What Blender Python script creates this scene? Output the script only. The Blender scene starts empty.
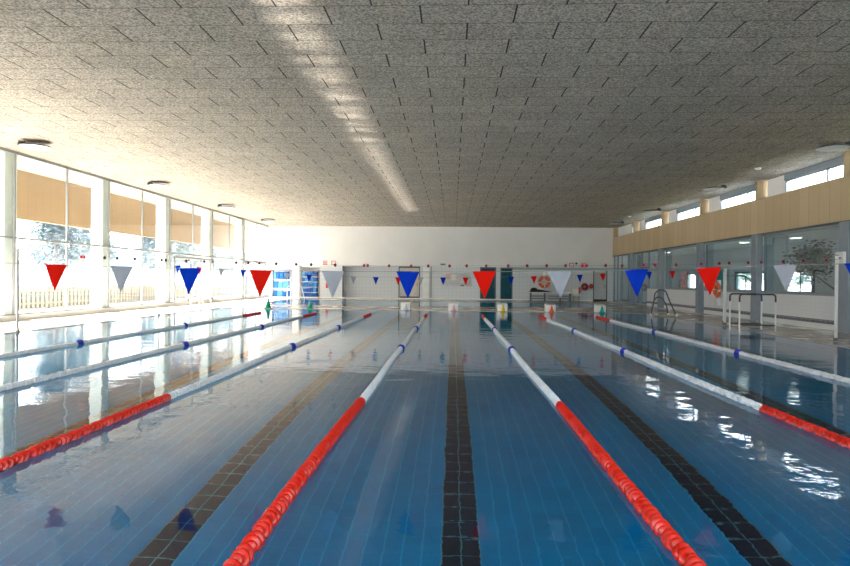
import bpy, bmesh, math, random
from mathutils import Vector, Matrix
random.seed(7)
PI = math.pi
sc = bpy.context.scene
col = sc.collection

# ------------------------------------------------------------------ dimensions
XL, XR = -15.26, 12.84            # left glazing, right wall
H = 5.9                           # ceiling
YB, YF = -3.2, 50.33              # back and far wall
PX0, PX1 = -12.05, 9.75           # pool sides
PY1 = 31.6                        # far edge of the main pool
PY0 = 1.0
QY0, QY1 = 37.1, 45.6             # small pool beyond
DEPTH = 1.8
ROPE0 = -1.155
COLS = [20.86 + 5.94*k for k in range(-4, 5)]

# ------------------------------------------------------------------ node helpers
def mat(name, color=(.8, .8, .8), rough=.5, metal=0., spec=.5, noise=None, bump=None, alpha=None):
    """noise=(scale, amount): value mottling; bump=(scale, strength, distance)"""
    m = bpy.data.materials.new(name); m.use_nodes = True
    nt = m.node_tree; b = nt.nodes['Principled BSDF']
    b.inputs['Base Color'].default_value = (*color, 1)
    b.inputs['Roughness'].default_value = rough
    b.inputs['Metallic'].default_value = metal
    b.inputs['Specular IOR Level'].default_value = spec
    geo = nt.nodes.new('ShaderNodeNewGeometry')
    if noise is None: noise = (6., .06)
    n = nt.nodes.new('ShaderNodeTexNoise'); n.inputs['Scale'].default_value = noise[0]; n.inputs['Detail'].default_value = 4
    nt.links.new(geo.outputs['Position'], n.inputs['Vector'])
    mr = nt.nodes.new('ShaderNodeMapRange')
    mr.inputs['From Min'].default_value = .3; mr.inputs['From Max'].default_value = .7
    mr.inputs['To Min'].default_value = 1-noise[1]; mr.inputs['To Max'].default_value = 1+noise[1]
    nt.links.new(n.outputs['Fac'], mr.inputs['Value'])
    mx = nt.nodes.new('ShaderNodeVectorMath'); mx.operation = 'SCALE'
    mx.inputs[0].default_value = color
    nt.links.new(mr.outputs['Result'], mx.inputs['Scale'])
    nt.links.new(mx.outputs['Vector'], b.inputs['Base Color'])
    if bump:
        n2 = nt.nodes.new('ShaderNodeTexNoise'); n2.inputs['Scale'].default_value = bump[0]; n2.inputs['Detail'].default_value = 5
        nt.links.new(geo.outputs['Position'], n2.inputs['Vector'])
        bp = nt.nodes.new('ShaderNodeBump'); bp.inputs['Strength'].default_value = bump[1]; bp.inputs['Distance'].default_value = bump[2]
        nt.links.new(n2.outputs['Fac'], bp.inputs['Height']); nt.links.new(bp.outputs['Normal'], b.inputs['Normal'])
    return m

class G:
    """small node-graph helper"""
    def __init__(s, m): s.nt = m.node_tree; s.N = s.nt.nodes; s.L = s.nt.links
    def val(s, x, sock):
        if hasattr(x, 'links') or hasattr(x, 'is_linked'): s.L.new(x, sock)
        else: sock.default_value = x
    def math(s, op, a, b=0., c=0.):
        n = s.N.new('ShaderNodeMath'); n.operation = op
        s.val(a, n.inputs[0]); s.val(b, n.inputs[1]); s.val(c, n.inputs[2]); return n.outputs[0]
    def pos(s):
        g = s.N.new('ShaderNodeNewGeometry'); x = s.N.new('ShaderNodeSeparateXYZ'); s.L.new(g.outputs['Position'], x.inputs[0])
        return g.outputs['Position'], x.outputs
    def comb(s, a, b, c):
        n = s.N.new('ShaderNodeCombineXYZ'); s.val(a, n.inputs[0]); s.val(b, n.inputs[1]); s.val(c, n.inputs[2]); return n.outputs[0]
    def mix(s, f, a, b):
        n = s.N.new('ShaderNodeMix'); n.data_type = 'RGBA'
        s.val(f, n.inputs[0])
        for v, i in ((a, 6), (b, 7)):
            if isinstance(v, tuple): n.inputs[i].default_value = (*v, 1)
            else: s.L.new(v, n.inputs[i])
        return n.outputs[2]
    def noise(s, vec, scale, detail=3., rough=.5):
        n = s.N.new('ShaderNodeTexNoise'); s.L.new(vec, n.inputs['Vector'])
        n.inputs['Scale'].default_value = scale; n.inputs['Detail'].default_value = detail; n.inputs['Roughness'].default_value = rough
        return n.outputs['Fac']
    def ramp(s, v, a, b, c=0., d=1.):
        n = s.N.new('ShaderNodeMapRange'); s.L.new(v, n.inputs[0])
        for i, x in enumerate((a, b, c, d)): n.inputs[i+1].default_value = x
        return n.outputs[0]
    def grid(s, u, v, pu, pv, w, offu=0., offv=0.):
        """1 on the joints of a tile grid"""
        out = None
        for x, p_, o in ((u, pu, offu), (v, pv, offv)):
            f = s.math('FRACT', s.math('DIVIDE', s.math('SUBTRACT', x, o), p_))
            d = s.math('MULTIPLY', s.math('MINIMUM', f, s.math('SUBTRACT', 1., f)), p_)
            j = s.math('LESS_THAN', d, w)
            out = j if out is None else s.math('MAXIMUM', out, j)
        return out

# ------------------------------------------------------------------ materials
def m_ceiling():
    m = mat('wood_wool_boards', rough=.95, spec=.15); g = G(m); b = g.N['Principled BSDF']
    p, (x, y, z) = g.pos()
    PV, PU = .70, 1.53
    v = g.math('DIVIDE', g.math('SUBTRACT', y, 9.76), PV)
    row = g.math('FLOOR', v)
    off = g.math('MULTIPLY', g.math('MODULO', g.math('ABSOLUTE', row), 2.), .5)
    u = g.math('ADD', g.math('DIVIDE', g.math('SUBTRACT', x, .97), PU), off)
    fu = g.math('FRACT', u); fv = g.math('FRACT', v)
    du = g.math('MULTIPLY', g.math('MINIMUM', fu, g.math('SUBTRACT', 1., fu)), PU)
    dv = g.math('MULTIPLY', g.math('MINIMUM', fv, g.math('SUBTRACT', 1., fv)), PV)
    j = g.math('MAXIMUM', g.math('LESS_THAN', du, .014), g.math('MULTIPLY', g.math('LESS_THAN', dv, .008), .8))
    wn = g.N.new('ShaderNodeTexWhiteNoise'); wn.noise_dimensions = '2D'
    g.L.new(g.comb(g.math('FLOOR', u), row, 0.), wn.inputs['Vector'])
    tone = g.ramp(wn.outputs['Value'], 0, 1, .955, 1.045)
    sp = g.noise(p, 26., 3., .75)
    spk = g.ramp(sp, .34, .66, .30, 1.62)
    big = g.ramp(g.noise(p, .5, 2.), .3, .7, .93, 1.07)
    c = g.N.new('ShaderNodeVectorMath'); c.operation = 'SCALE'; c.inputs[0].default_value = (.47, .42, .355)
    g.L.new(g.math('MULTIPLY', g.math('MULTIPLY', tone, spk), big), c.inputs['Scale'])
    g.L.new(g.mix(j, c.outputs[0], (.05, .045, .04)), b.inputs['Base Color'])
    bp = g.N.new('ShaderNodeBump'); bp.inputs['Strength'].default_value = .5; bp.inputs['Distance'].default_value = .01
    g.L.new(sp, bp.inputs['Height']); g.L.new(bp.outputs[0], b.inputs['Normal'])
    return m

def m_basin():
    m = mat('pool_tiles', rough=.35, spec=.3); g = G(m); b = g.N['Principled BSDF']
    p, (x, y, z) = g.pos()
    TX, TY = .166, .285
    f = g.math('FRACT', g.math('ADD', g.math('DIVIDE', g.math('SUBTRACT', x, ROPE0+1.25), 2.5), .5))
    d = g.math('ABSOLUTE', g.math('MULTIPLY', g.math('SUBTRACT', f, .5), 2.5))
    g_ = g.N.new('ShaderNodeNewGeometry'); sx = g.N.new('ShaderNodeSeparateXYZ'); g.L.new(g_.outputs['Normal'], sx.inputs[0])
    flat = g.math('GREATER_THAN', sx.outputs[2], .5)
    lane = g.math('MULTIPLY', g.math('LESS_THAN', d, .166), flat)
    lane = g.math('MULTIPLY', lane, g.math('LESS_THAN', y, PY1-1.6))
    lane = g.math('MULTIPLY', lane, g.math('GREATER_THAN', y, PY0+.5))
    # cross bar at the end of each lane line
    bar = g.math('MULTIPLY', g.math('LESS_THAN', d, .55), g.math('LESS_THAN', g.math('ABSOLUTE', g.math('SUBTRACT', y, PY1-1.75)), .17))
    lane = g.math('MAXIMUM', lane, g.math('MULTIPLY', bar, flat))
    lane = g.math('MULTIPLY', lane, g.math('LESS_THAN', y, PY1))
    joint = g.grid(x, y, TX, TY, .0065, ROPE0+1.25, .1)
    jx = g.grid(x, y, TX, 1000., .0065, ROPE0+1.25, .1)
    wn = g.N.new('ShaderNodeTexWhiteNoise'); wn.noise_dimensions = '2D'
    g.L.new(g.comb(g.math('FLOOR', g.math('DIVIDE', g.math('SUBTRACT', x, ROPE0+1.25), TX)), g.math('FLOOR', g.math('DIVIDE', y, TY)), 0.), wn.inputs['Vector'])
    blue = g.mix(wn.outputs['Value'], (.000, .31, .68), (.000, .35, .74))
    black = g.mix(wn.outputs['Value'], (.010, .008, .035), (.018, .012, .045))
    tile = g.mix(lane, blue, black)
    # on the blue floor the cross joints are faint
    jf = g.math('MULTIPLY', joint, g.math('MAXIMUM', lane, g.ramp(jx, 0, 1, .22, .8)))
    grout = g.mix(lane, (.04, .58, .92), (.14, .36, .46))
    g.L.new(g.mix(jf, tile, grout), b.inputs['Base Color'])
    return m

def m_water():
    m = bpy.data.materials.new('water'); m.use_nodes = True; g = G(m)
    g.N.remove(g.N['Principled BSDF']); out = g.N['Material Output']
    rf = g.N.new('ShaderNodeBsdfRefraction'); rf.inputs['IOR'].default_value = 1.333; rf.inputs['Roughness'].default_value = 0.
    rf.inputs['Color'].default_value = (.80, .98, 1., 1)
    gl = g.N.new('ShaderNodeBsdfGlossy'); gl.inputs['Roughness'].default_value = 0.; gl.inputs['Color'].default_value = (.93, .95, .97, 1)
    fr = g.N.new('ShaderNodeFresnel'); fr.inputs['IOR'].default_value = 1.28
    p, (x, y, z) = g.pos()
    mp = g.N.new('ShaderNodeMapping'); g.L.new(p, mp.inputs['Vector']); mp.inputs['Rotation'].default_value = (0, 0, .5); mp.inputs['Scale'].default_value = (1., 1.35, 1.)
    n1 = g.noise(mp.outputs[0], .9, 2., .45); n2 = g.noise(mp.outputs[0], 3.6, 2., .5)
    # patches where the surface is choppier
    pm = g.ramp(g.noise(p, .22, 1.), .42, .62, .25, 1.)
    h = g.math('ADD', g.math('MULTIPLY', g.math('MULTIPLY', g.noise(mp.outputs[0], 13., 1.), .0011), pm), g.math('ADD', g.math("MULTIPLY", n1, .0075), g.math('MULTIPLY', g.math('MULTIPLY', n2, .0022), pm)))
    bp = g.N.new('ShaderNodeBump'); bp.inputs['Strength'].default_value = 1.; bp.inputs['Distance'].default_value = 1.
    g.L.new(h, bp.inputs['Height'])
    for n_ in (gl, rf, fr): g.L.new(bp.outputs[0], n_.inputs['Normal'])
    mx = g.N.new('ShaderNodeMixShader'); g.L.new(fr.outputs[0], mx.inputs[0]); g.L.new(rf.outputs[0], mx.inputs[1]); g.L.new(gl.outputs[0], mx.inputs[2])
    g.L.new(mx.outputs[0], out.inputs['Surface'])
    return m

def m_glass(name='glass', tint=(.97, .99, .98), refl=1.):
    m = bpy.data.materials.new(name); m.use_nodes = True; g = G(m)
    g.N.remove(g.N['Principled BSDF']); out = g.N['Material Output']
    t = g.N.new('ShaderNodeBsdfTransparent'); t.inputs[0].default_value = (*tint, 1)
    gl = g.N.new('ShaderNodeBsdfGlossy'); gl.inputs['Roughness'].default_value = .01; gl.inputs['Color'].default_value = (1, 1, 1, 1)
    lw = g.N.new('ShaderNodeLayerWeight'); lw.inputs['Blend'].default_value = .5
    f = g.math('ADD', g.math('MULTIPLY', g.math('POWER', lw.outputs['Facing'], 5.), .9*refl), .05*refl)
    mx = g.N.new('ShaderNodeMixShader'); g.L.new(f, mx.inputs[0]); g.L.new(t.outputs[0], mx.inputs[1]); g.L.new(gl.outputs[0], mx.inputs[2])
    g.L.new(mx.outputs[0], out.inputs['Surface'])
    return m

def m_tiled(name, c, joint, pu, pv, w, axes, rough=.3, stripe=None):
    m = mat(name, rough=rough); g = G(m); b = g.N['Principled BSDF']
    p, xyz = g.pos()
    j = g.grid(xyz[axes[0]], xyz[axes[1]], pu, pv, w)
    c0 = c
    if stripe:
        z = xyz[2]
        s = g.math('MULTIPLY', g.math('GREATER_THAN', z, stripe[0]), g.math('LESS_THAN', z, stripe[1]))
        n = g.ramp(g.noise(p, 14., 1.), .4, .6)
        c0 = g.mix(s, c, g.mix(n, (.07, .08, .10), (.13, .14, .17)))
    g.L.new(g.mix(j, c0, joint), b.inputs['Base Color'])
    return m

def m_wood(name, c1, c2, board, axis):
    """vertical boards: grain runs in z, joints along the given axis"""
    m = mat(name, rough=.6, spec=.25); g = G(m); b = g.N['Principled BSDF']
    p, xyz = g.pos(); a = xyz[axis]
    q = g.math('DIVIDE', a, board)
    wn = g.N.new('ShaderNodeTexWhiteNoise'); wn.noise_dimensions = '1D'; g.L.new(g.math('FLOOR', q), wn.inputs['W'])
    gr = g.noise(g.comb(g.math('MULTIPLY', a, 14.), g.math('MULTIPLY', xyz[2], .8), g.math('MULTIPLY', wn.outputs['Value'], 9.)), 1.5, 4.)
    f = g.math('ADD', g.math('MULTIPLY', wn.outputs['Value'], .5), g.math('MULTIPLY', gr, .5))
    fr = g.math('FRACT', q); j = g.math('LESS_THAN', fr, .02)
    g.L.new(g.mix(j, g.mix(f, c1, c2), tuple(v*.55 for v in c1)), b.inputs['Base Color'])
    return m

def m_deck():
    m = mat('deck_tiles', rough=.16, spec=.5); g = G(m); b = g.N['Principled BSDF']
    p, (x, y, z) = g.pos()
    j = g.grid(x, y, .3, .3, .006)
    n = g.ramp(g.noise(p, 1.2, 4.), .3, .7, 0, 1)
    base = g.mix(n, (.47, .41, .35), (.56, .50, .44))
    g.L.new(g.mix(g.math('MULTIPLY', j, .5), base, (.30, .27, .24)), b.inputs['Base Color'])
    g.L.new(g.ramp(g.noise(p, .7, 3.), .35, .65, .08, .28), b.inputs['Roughness'])
    return m

M = dict(
    ceiling=m_ceiling(), basin=m_basin(), water=m_water(), glass=m_glass(), deck=m_deck(),
    glassR=m_glass('interior_glass', (.80, .88, .90), 1.3),
    wall=mat('white_plaster', (.80, .79, .79), .7, noise=(.6, .03)),
    white=mat('white_paint', (.82, .82, .81), .45),
    whitegloss=mat('white_plastic', (.85, .85, .85), .25),
    frame=mat('grey_frame', (.30, .31, .32), .45),
    framed=mat('dark_frame', (.06, .07, .08), .4),
    pilaster=mat('pale_concrete', (.70, .74, .72), .6, noise=(2., .05)),
    column=mat('blue_grey_paint', (.25, .29, .34), .45),
    woodR=m_wood('wood_panel', (.47, .35, .21), (.60, .46, .29), .62, 1),
    woodF=m_wood('fascia_wood', (.25, .16, .085), (.29, .19, .10), .5, 1),
    soffit=mat('soffit_render', (.36, .31, .25), .9),
    tileR=m_tiled('white_wall_tiles', (.74, .75, .78), (.64, .65, .69), .3, .15, .004, (1, 2), stripe=(.2, .34)),
    tileF=m_tiled('grey_wall_tiles', (.62, .64, .66), (.46, .48, .50), .3, .3, .008, (0, 2)),
    steel=mat('steel', (.55, .57, .60), .22, 1.),
    darksteel=mat('dark_steel', (.10, .11, .12), .3, .6),
    red=mat('red_float_plastic', (.56, .012, .003), .32, noise=(9., .12)),
    whitefl=mat('white_float_plastic', (.66, .72, .78), .35, noise=(9., .1)),
    bluefl=mat('blue_float_plastic', (.01, .03, .45), .35),
    cord=mat('grey_cord', (.25, .26, .27), .7),
    pred=mat('red_pennant', (.70, .010, .004), .85, spec=.1, noise=(3., .05)),
    pblue=mat('blue_pennant', (.002, .035, .46), .85, spec=.1, noise=(3., .05)),
    pgrey=mat('white_pennant', (.36, .38, .44), .85, spec=.1, noise=(3., .05)),
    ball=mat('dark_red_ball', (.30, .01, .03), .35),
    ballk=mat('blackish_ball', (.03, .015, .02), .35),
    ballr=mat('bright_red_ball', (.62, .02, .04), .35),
    green=mat('green_cone_plastic', (.01, .42, .20), .4),
    teal=mat('teal_plastic', (.01, .42, .33), .4),
    yellow=mat('yellow_plastic', (.85, .62, .02), .4),
    orange=mat('orange_plastic', (.90, .16, .03), .4),
    pink=mat('pink_plastic', (.72, .42, .48), .4),
    lilac=mat('lilac_plastic', (.62, .60, .68), .4),
    tealglass=mat('teal_door_glass', (.005, .075, .10), .5, spec=.2, noise=(1., .3)),
    black=mat('black_rubber', (.015, .015, .02), .6),
    lblue=mat('light_blue_foam', (.10, .36, .72), .6),
    mblue=mat('mid_blue_foam', (.01, .15, .50), .6),
    dblue=mat('deep_blue_foam', (.01, .08, .40), .6),
    beige=mat('beige_door', (.62, .58, .50), .5),
    greydoor=mat('grey_door', (.50, .51, .52), .5),
    cream=mat('cream_plastic', (.80, .79, .68), .5),
    hose=mat('dark_red_paint', (.35, .02, .03), .4),
    extr=mat('extinguisher_red', (.75, .03, .03), .3),
    signg=mat('dark_green_sign', (.01, .09, .05), .5),
    ground=mat('pale_gravel', (.60, .57, .54), .95, noise=(3., .12)),
    grass=mat('dry_grass', (.25, .30, .12), .95, noise=(4., .3)),
    fence=mat('fence_slats', (.28, .24, .19), .8, noise=(5., .15)),
    bark=mat('grey_bark', (.17, .16, .16), .9, noise=(8., .2)),
    leaf=mat('pale_leaf', (.12, .15, .15), .6, noise=(1.5, .3)),
    leafb=mat('blue_green_leaf', (.075, .11, .13), .6, noise=(1.5, .3)),
    leafd=mat('dark_leaf', (.035, .06, .035), .5, noise=(2., .3)),
    roomwall=mat('grey_room_wall', (.48, .51, .54), .8, noise=(.5, .05)),
    roomfloor=mat('grey_room_floor', (.30, .31, .32), .5),
    terracotta=mat('terracotta', (.35, .14, .07), .8),
    poster=mat('mottled_pink_paper', (.50, .30, .32), .6, noise=(9., .7)),
    paper=mat('pale_paper', (.62, .63, .63), .7, noise=(5., .12)),
    lampd=mat('lamp_diffuser', (.62, .66, .72), .4),
    terrain=mat('hazy_wooded_hill', (.14, .17, .19), .95, noise=(.3, .3)),  # grey-blue tone puts distance haze into the colour
)
def emis(name, c, s):
    m = bpy.data.materials.new(name); m.use_nodes = True; b = m.node_tree.nodes['Principled BSDF']
    b.inputs['Base Color'].default_value = (*c, 1); b.inputs['Emission Color'].default_value = (*c, 1); b.inputs['Emission Strength'].default_value = s
    return m
M['lamp'] = emis('lit_lamp', (1., .97, .9), 4.)

for k in ('pred', 'pblue', 'pgrey'):            # thin woven cloth lets light through
    g = G(M[k]); b = g.N['Principled BSDF']; tr = g.N.new('ShaderNodeBsdfTranslucent')
    g.L.new(b.inputs['Base Color'].links[0].from_socket, tr.inputs['Color'])
    ms = g.N.new('ShaderNodeMixShader'); ms.inputs[0].default_value = .45
    g.L.new(b.outputs[0], ms.inputs[1]); g.L.new(tr.outputs[0], ms.inputs[2]); g.L.new(ms.outputs[0], g.N['Material Output'].inputs['Surface'])

# ------------------------------------------------------------------ mesh helpers
def box(bm, x0, x1, y0, y1, z0, z1, mi=0):
    r = bmesh.ops.create_cube(bm, size=1., matrix=Matrix.Translation(((x0+x1)/2, (y0+y1)/2, (z0+z1)/2)) @ Matrix.Diagonal((abs(x1-x0), abs(y1-y0), abs(z1-z0), 1)))
    if mi:
        for f in {f for v in r['verts'] for f in v.link_faces}: f.material_index = mi
    return r['verts']
def bx(*a):
    bm = bmesh.new(); box(bm, *a); return bm
def tube(bm, pts, r, seg=10, caps=True, mi=0):
    pts = [Vector(p) for p in pts]; rr = r if isinstance(r, (list, tuple)) else [r]*len(pts)
    rings = []
    up = None
    for i, p in enumerate(pts):
        t = (pts[min(i+1, len(pts)-1)] - pts[max(i-1, 0)]).normalized()
        if up is None:
            up = Vector((0, 0, 1)) if abs(t.z) < .9 else Vector((1, 0, 0))
        a = t.cross(up).normalized(); b = a.cross(t).normalized(); up = b
        rings.append([bm.verts.new(p + (a*math.cos(2*PI*k/seg) + b*math.sin(2*PI*k/seg))*rr[i]) for k in range(seg)])
    for i in range(len(rings)-1):
        for k in range(seg):
            f = bm.faces.new((rings[i][k], rings[i][(k+1) % seg], rings[i+1][(k+1) % seg], rings[i+1][k])); f.smooth = True; f.material_index = mi
    if caps:
        f = bm.faces.new(list(reversed(rings[0]))); f.material_index = mi
        f = bm.faces.new(rings[-1]); f.material_index = mi
def lathe(bm, prof, seg=20, loc=(0, 0, 0), mi=0, mat4=None):
    """prof: list of (r, z); axis z"""
    rings = []
    T = Matrix.Translation(loc) @ (mat4 or Matrix.Identity(4))
    for r, z in prof:
        if r < 1e-6: rings.append([bm.verts.new(T @ Vector((0, 0, z)))])
        else: rings.append([bm.verts.new(T @ Vector((r*math.cos(2*PI*k/seg), r*math.sin(2*PI*k/seg), z))) for k in range(seg)])
    for a, b in zip(rings, rings[1:]):
        for k in range(seg):
            q = []
            for v in (a[k % len(a)], a[(k+1) % len(a)], b[(k+1) % len(b)], b[k % len(b)]):
                if v not in q: q.append(v)
            if len(q) > 2:
                f = bm.faces.new(q); f.smooth = True; f.material_index = mi
def torus(bm, R, r, T=None, s1=32, s2=10, matf=None):
    T = T or Matrix.Identity(4); vs = []
    for i in range(s1):
        a = 2*PI*i/s1
        vs.append([bm.verts.new(T @ Vector(((R+r*math.cos(2*PI*k/s2))*math.cos(a), (R+r*math.cos(2*PI*k/s2))*math.sin(a), r*math.sin(2*PI*k/s2)))) for k in range(s2)])
    for i in range(s1):
        for k in range(s2):
            f = bm.faces.new((vs[i][k], vs[(i+1) % s1][k], vs[(i+1) % s1][(k+1) % s2], vs[i][(k+1) % s2])); f.smooth = True
            if matf: f.material_index = matf(i)
def mesh(name, bm, mats):
    bmesh.ops.recalc_face_normals(bm, faces=bm.faces[:])
    me = bpy.data.meshes.new(name); bm.to_mesh(me); bm.free()
    for m in (mats if isinstance(mats, list) else [mats]): me.materials.append(m)
    return me
def obj(name, bm, m, parent=None, bevel=0., loc=None, rz=0.):
    me = bm if isinstance(bm, bpy.types.Mesh) else mesh(name, bm, m)
    o = bpy.data.objects.new(name, me); col.objects.link(o)
    if parent: o.parent = parent
    if loc: o.location = loc
    if rz: o.rotation_euler = (0, 0, rz)
    if bevel:
        md = o.modifiers.new('bevel', 'BEVEL'); md.width = bevel; md.segments = 2; md.limit_method = 'ANGLE'
    return o
def thing(name, label, cat, loc=(0, 0, 0), rz=0., group=None):
    o = bpy.data.objects.new(name, None); col.objects.link(o); o.empty_display_size = .1
    o.location = loc; o.rotation_euler = (0, 0, rz); tag(o, label, cat, group); return o
def tag(o, label, cat, group=None):
    o['label'] = label; o['category'] = cat
    if group: o['group'] = group
    return o
def struct(name, bm, m, **k):
    o = obj(name, bm, m, **k)
    if o.parent is None: o['kind'] = 'structure'
    return o
def dup(root, loc, rz=None, label=None, group=None):
    r = root.copy(); col.objects.link(r); r.location = loc
    if rz is not None: r.rotation_euler = (0, 0, rz)
    if label: r['label'] = label
    if group: r['group'] = group
    for ch in list(root.children):
        c = ch.copy(); col.objects.link(c); c.parent = r
        for gch in ch.children:
            d = gch.copy(); col.objects.link(d); d.parent = c
    return r

# ------------------------------------------------------------------ floor, pools
bm = bmesh.new()
XW0, XW1 = XL-.5, XR+.12
for r in [(XW0, PX0, YB, YF+1.5), (PX1, XW1, YB, YF+1.5), (PX0, PX1, YB, PY0), (PX0, PX1, PY1, QY0), (PX0, PX1, QY1, YF+1.5)]:
    box(bm, r[0], r[1], r[2], r[3], -.25, .012)
struct('floor', bm, M['deck'])

def basin(y0, y1, dep, name, label):
    t = thing(name, label, 'pool', ((PX0+PX1)/2, (y0+y1)/2, 0)); cx, cy = t.location.x, t.location.y
    bm = bmesh.new(); w = .2
    a0, a1, b0, b1 = PX0-cx, PX1-cx, y0-cy, y1-cy
    box(bm, a0-w, a1+w, b0-w, b1+w, -dep-.2, -dep)
    for r in [(a0-w, a0, b0-w, b1+w), (a1, a1+w, b0-w, b1+w), (a0, a1, b0-w, b0), (a0, a1, b1, b1+w)]: box(bm, *r, -dep, -.251)
    for r in [(a0-.001, a0+.012, b0, b1), (a1-.012, a1+.001, b0, b1), (a0, a1, b0, b0+.012), (a0, a1, b1-.012, b1)]: box(bm, *r, -.26, -.001)
    obj('basin', bm, M['basin'], t)
    bm = bmesh.new(); vs = [bm.verts.new(p) for p in ((a0, b0, 0), (a1, b0, 0), (a1, b1, 0), (a0, b1, 0))]; bm.faces.new(vs)
    wo = obj('water', bm, M['water'], t); wo.location.z = -.004
    return t
basin(PY0, PY1, DEPTH, 'swimming_pool', 'large blue tiled lane pool filling the foreground')
basin(QY0, QY1, .9, 'small_pool', 'small shallow pool between the lane pool and the far wall')

# ------------------------------------------------------------------ ceiling, roof
struct('ceiling', bx(XL-.1, XR+.55, YB, YF+.2, H, H+.35), M['ceiling'])
t1 = struct('trim_1', bx(-18.05, XL-.1, YB-2, YF+4, 5.98, 6.2), M['soffit'])          # outside soffit
struct('trim_2', bx(-18.3, -18.05, YB-2, YF+4, 3.95, 6.2), M['woodF'])                 # wooden fascia outside
struct('trim_3', bx(XL-.12, XL+.06, YB, YF, 5.80, 5.9), M['frame'])                   # head rail over the glazing

# ------------------------------------------------------------------ left glazing
struct('wall_left', bx(XL-.55, XL+.1, YB, YF, .012, .17), M['white'])
struct('trim_4', bx(XL-.12, XL+.13, YB, YF, .17, .20), M['white'])
n = 0
for i, y in enumerate(COLS + [50.6]):
    if i < len(COLS):
        struct('trim_%d' % (5+i), bx(XL-.62, XL-.10, y-.30, y+.30, .2, 5.98), M['pilaster'])
edges = COLS[:] + [YF]
for i in range(len(edges)-1):
    y0, y1 = edges[i], edges[i+1]
    if y1 < 10:
        struct('wall_left_blocker_%d' % (i+1), bx(XL-.3, XL, y0-.3, y1, .2, 5.98), M['wall']); continue  # unseen near bays closed off to darken the ceiling towards the camera
    n += 1
    w = thing('window_%d' % n, '', 'window', (XL, (y0+y1)/2, .2)); del w['label']; del w['category']; w['kind'] = 'structure'
    bm = bmesh.new(); L = (y1-y0)/2
    for yy in (-L+.02, 0): box(bm, -.04, .04, yy-.025, yy+.025, 0, 5.6)
    box(bm, -.05, .05, -L, L, 2.66, 2.73)
    box(bm, -.04, .04, -L, L, 0, .05)
    obj('window_frame', bm, M['frame'], w)
    for yy in (-L/2, L/2):
        bm = bmesh.new(); box(bm, -.006, .006, yy-L/2+.03, yy+L/2-.03, .05, 5.6); obj('pane', bm, M['glass'], w)

# glass doors set in the left glazing
def glass_door(idx, y0, y1, zt, n_leaf):
    w = thing('door_%d' % idx, '', 'door', (XL+.06, (y0+y1)/2, .2)); del w['label']; del w['category']; w['kind'] = 'structure'
    L = (y1-y0)/2; bm = bmesh.new()
    box(bm, -.03, .05, -L, L, zt-.2-.10, zt-.2); box(bm, -.03, .05, -L, -L+.06, 0, zt-.3); box(bm, -.03, .05, L-.06, L, 0, zt-.3)
    obj('door_frame', bm, M['frame'], w)
    for k in range(n_leaf):
        a = -L+.08+k*(2*L-.16)/n_leaf; b = a+(2*L-.16)/n_leaf-.02
        bm = bmesh.new(); box(bm, 0, .03, a, a+.05, .02, zt-.32); box(bm, 0, .03, b-.05, b, .02, zt-.32); box(bm, 0, .03, a+.05, b-.05, .02, .09); box(bm, 0, .03, a+.05, b-.05, zt-.39, zt-.32)
        lf = obj('door_leaf', bm, M['white'], w)
        for z in (.04, zt-.44):
            bm = bmesh.new(); box(bm, .03, .07, b-.16, b-.02, z, z+.1); obj('hinge', bm, M['black'], lf)
glass_door(1, 33.2, 38.6, 2.75, 3)
glass_door(2, 44.9, 49.6, 2.85, 3)

# ------------------------------------------------------------------ far wall
WF = YF
bm = bmesh.new(); box(bm, XL-.6, XR+.6, WF, WF+.3, 2.68, H+.3)
struct('wall_far', bm, M['wall'])
bm = bmesh.new()
for a, b, y in [(XL-.3, -14.84, WF), (-13.17, -12.51, WF), (-10.86, -8.96, WF), (-4.55, -4.40, WF), (-2.65, 2.22, WF+.02), (3.51, 3.83, WF), (4.88, 11.30, WF+.02), (12.42, XR+.3, WF)]:
    box(bm, a, b, y, y+.25, .012, 2.68)
struct('wall_far_lower', bm, M['tileF'])
bm = bmesh.new(); box(bm, -8.96, -4.40, WF+1.1, WF+1.3, .012, 2.68); box(bm, -8.97, -8.9, WF+.25, WF+1.1, .012, 2.68); box(bm, -4.5, -4.42, WF+.25, WF+1.1, .012, 2.68); box(bm, -8.96, -4.5, WF+.24, WF+1.15, 2.6, 2.69)
struct('wall_far_recess', bm, M['tileF'])
bm = bmesh.new(); box(bm, -15.6, -10.8, WF+.9, WF+1.1, .012, 2.68); box(bm, -15.6, -10.8, WF+.25, WF+.95, 2.55, 2.68)
struct('wall_far_niche', bm, M['wall'])
struct('trim_20', bx(-9.02, -8.9, WF-.02, WF+.02, .012, 2.7), M['framed'])
struct('trim_21', bx(4.88, XR, WF-.03, WF+.02, 2.46, 2.68), mat('grey_green_band', (.38, .45, .44), .5))
struct('trim_22', bx(XL+.05, XR-.3, WF-.03, WF, 2.66, 2.72), M['white'])
struct('trim_23', bx(XL+.05, 11.2, WF-.04, WF+.0, .013, .09), M['white'])
struct('trim_24', bx(-2.40, -1.92, WF-.10, WF-.01, .012, 2.68), M['white'])      # white column
struct('trim_25', bx(-1.78, -1.70, WF-.05, WF-.01, .1, 2.66), M['frame'])
struct('trim_26', bx(-13.1, -12.6, WF-.08, WF-.01, .012, 2.68), M['white'])

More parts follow.
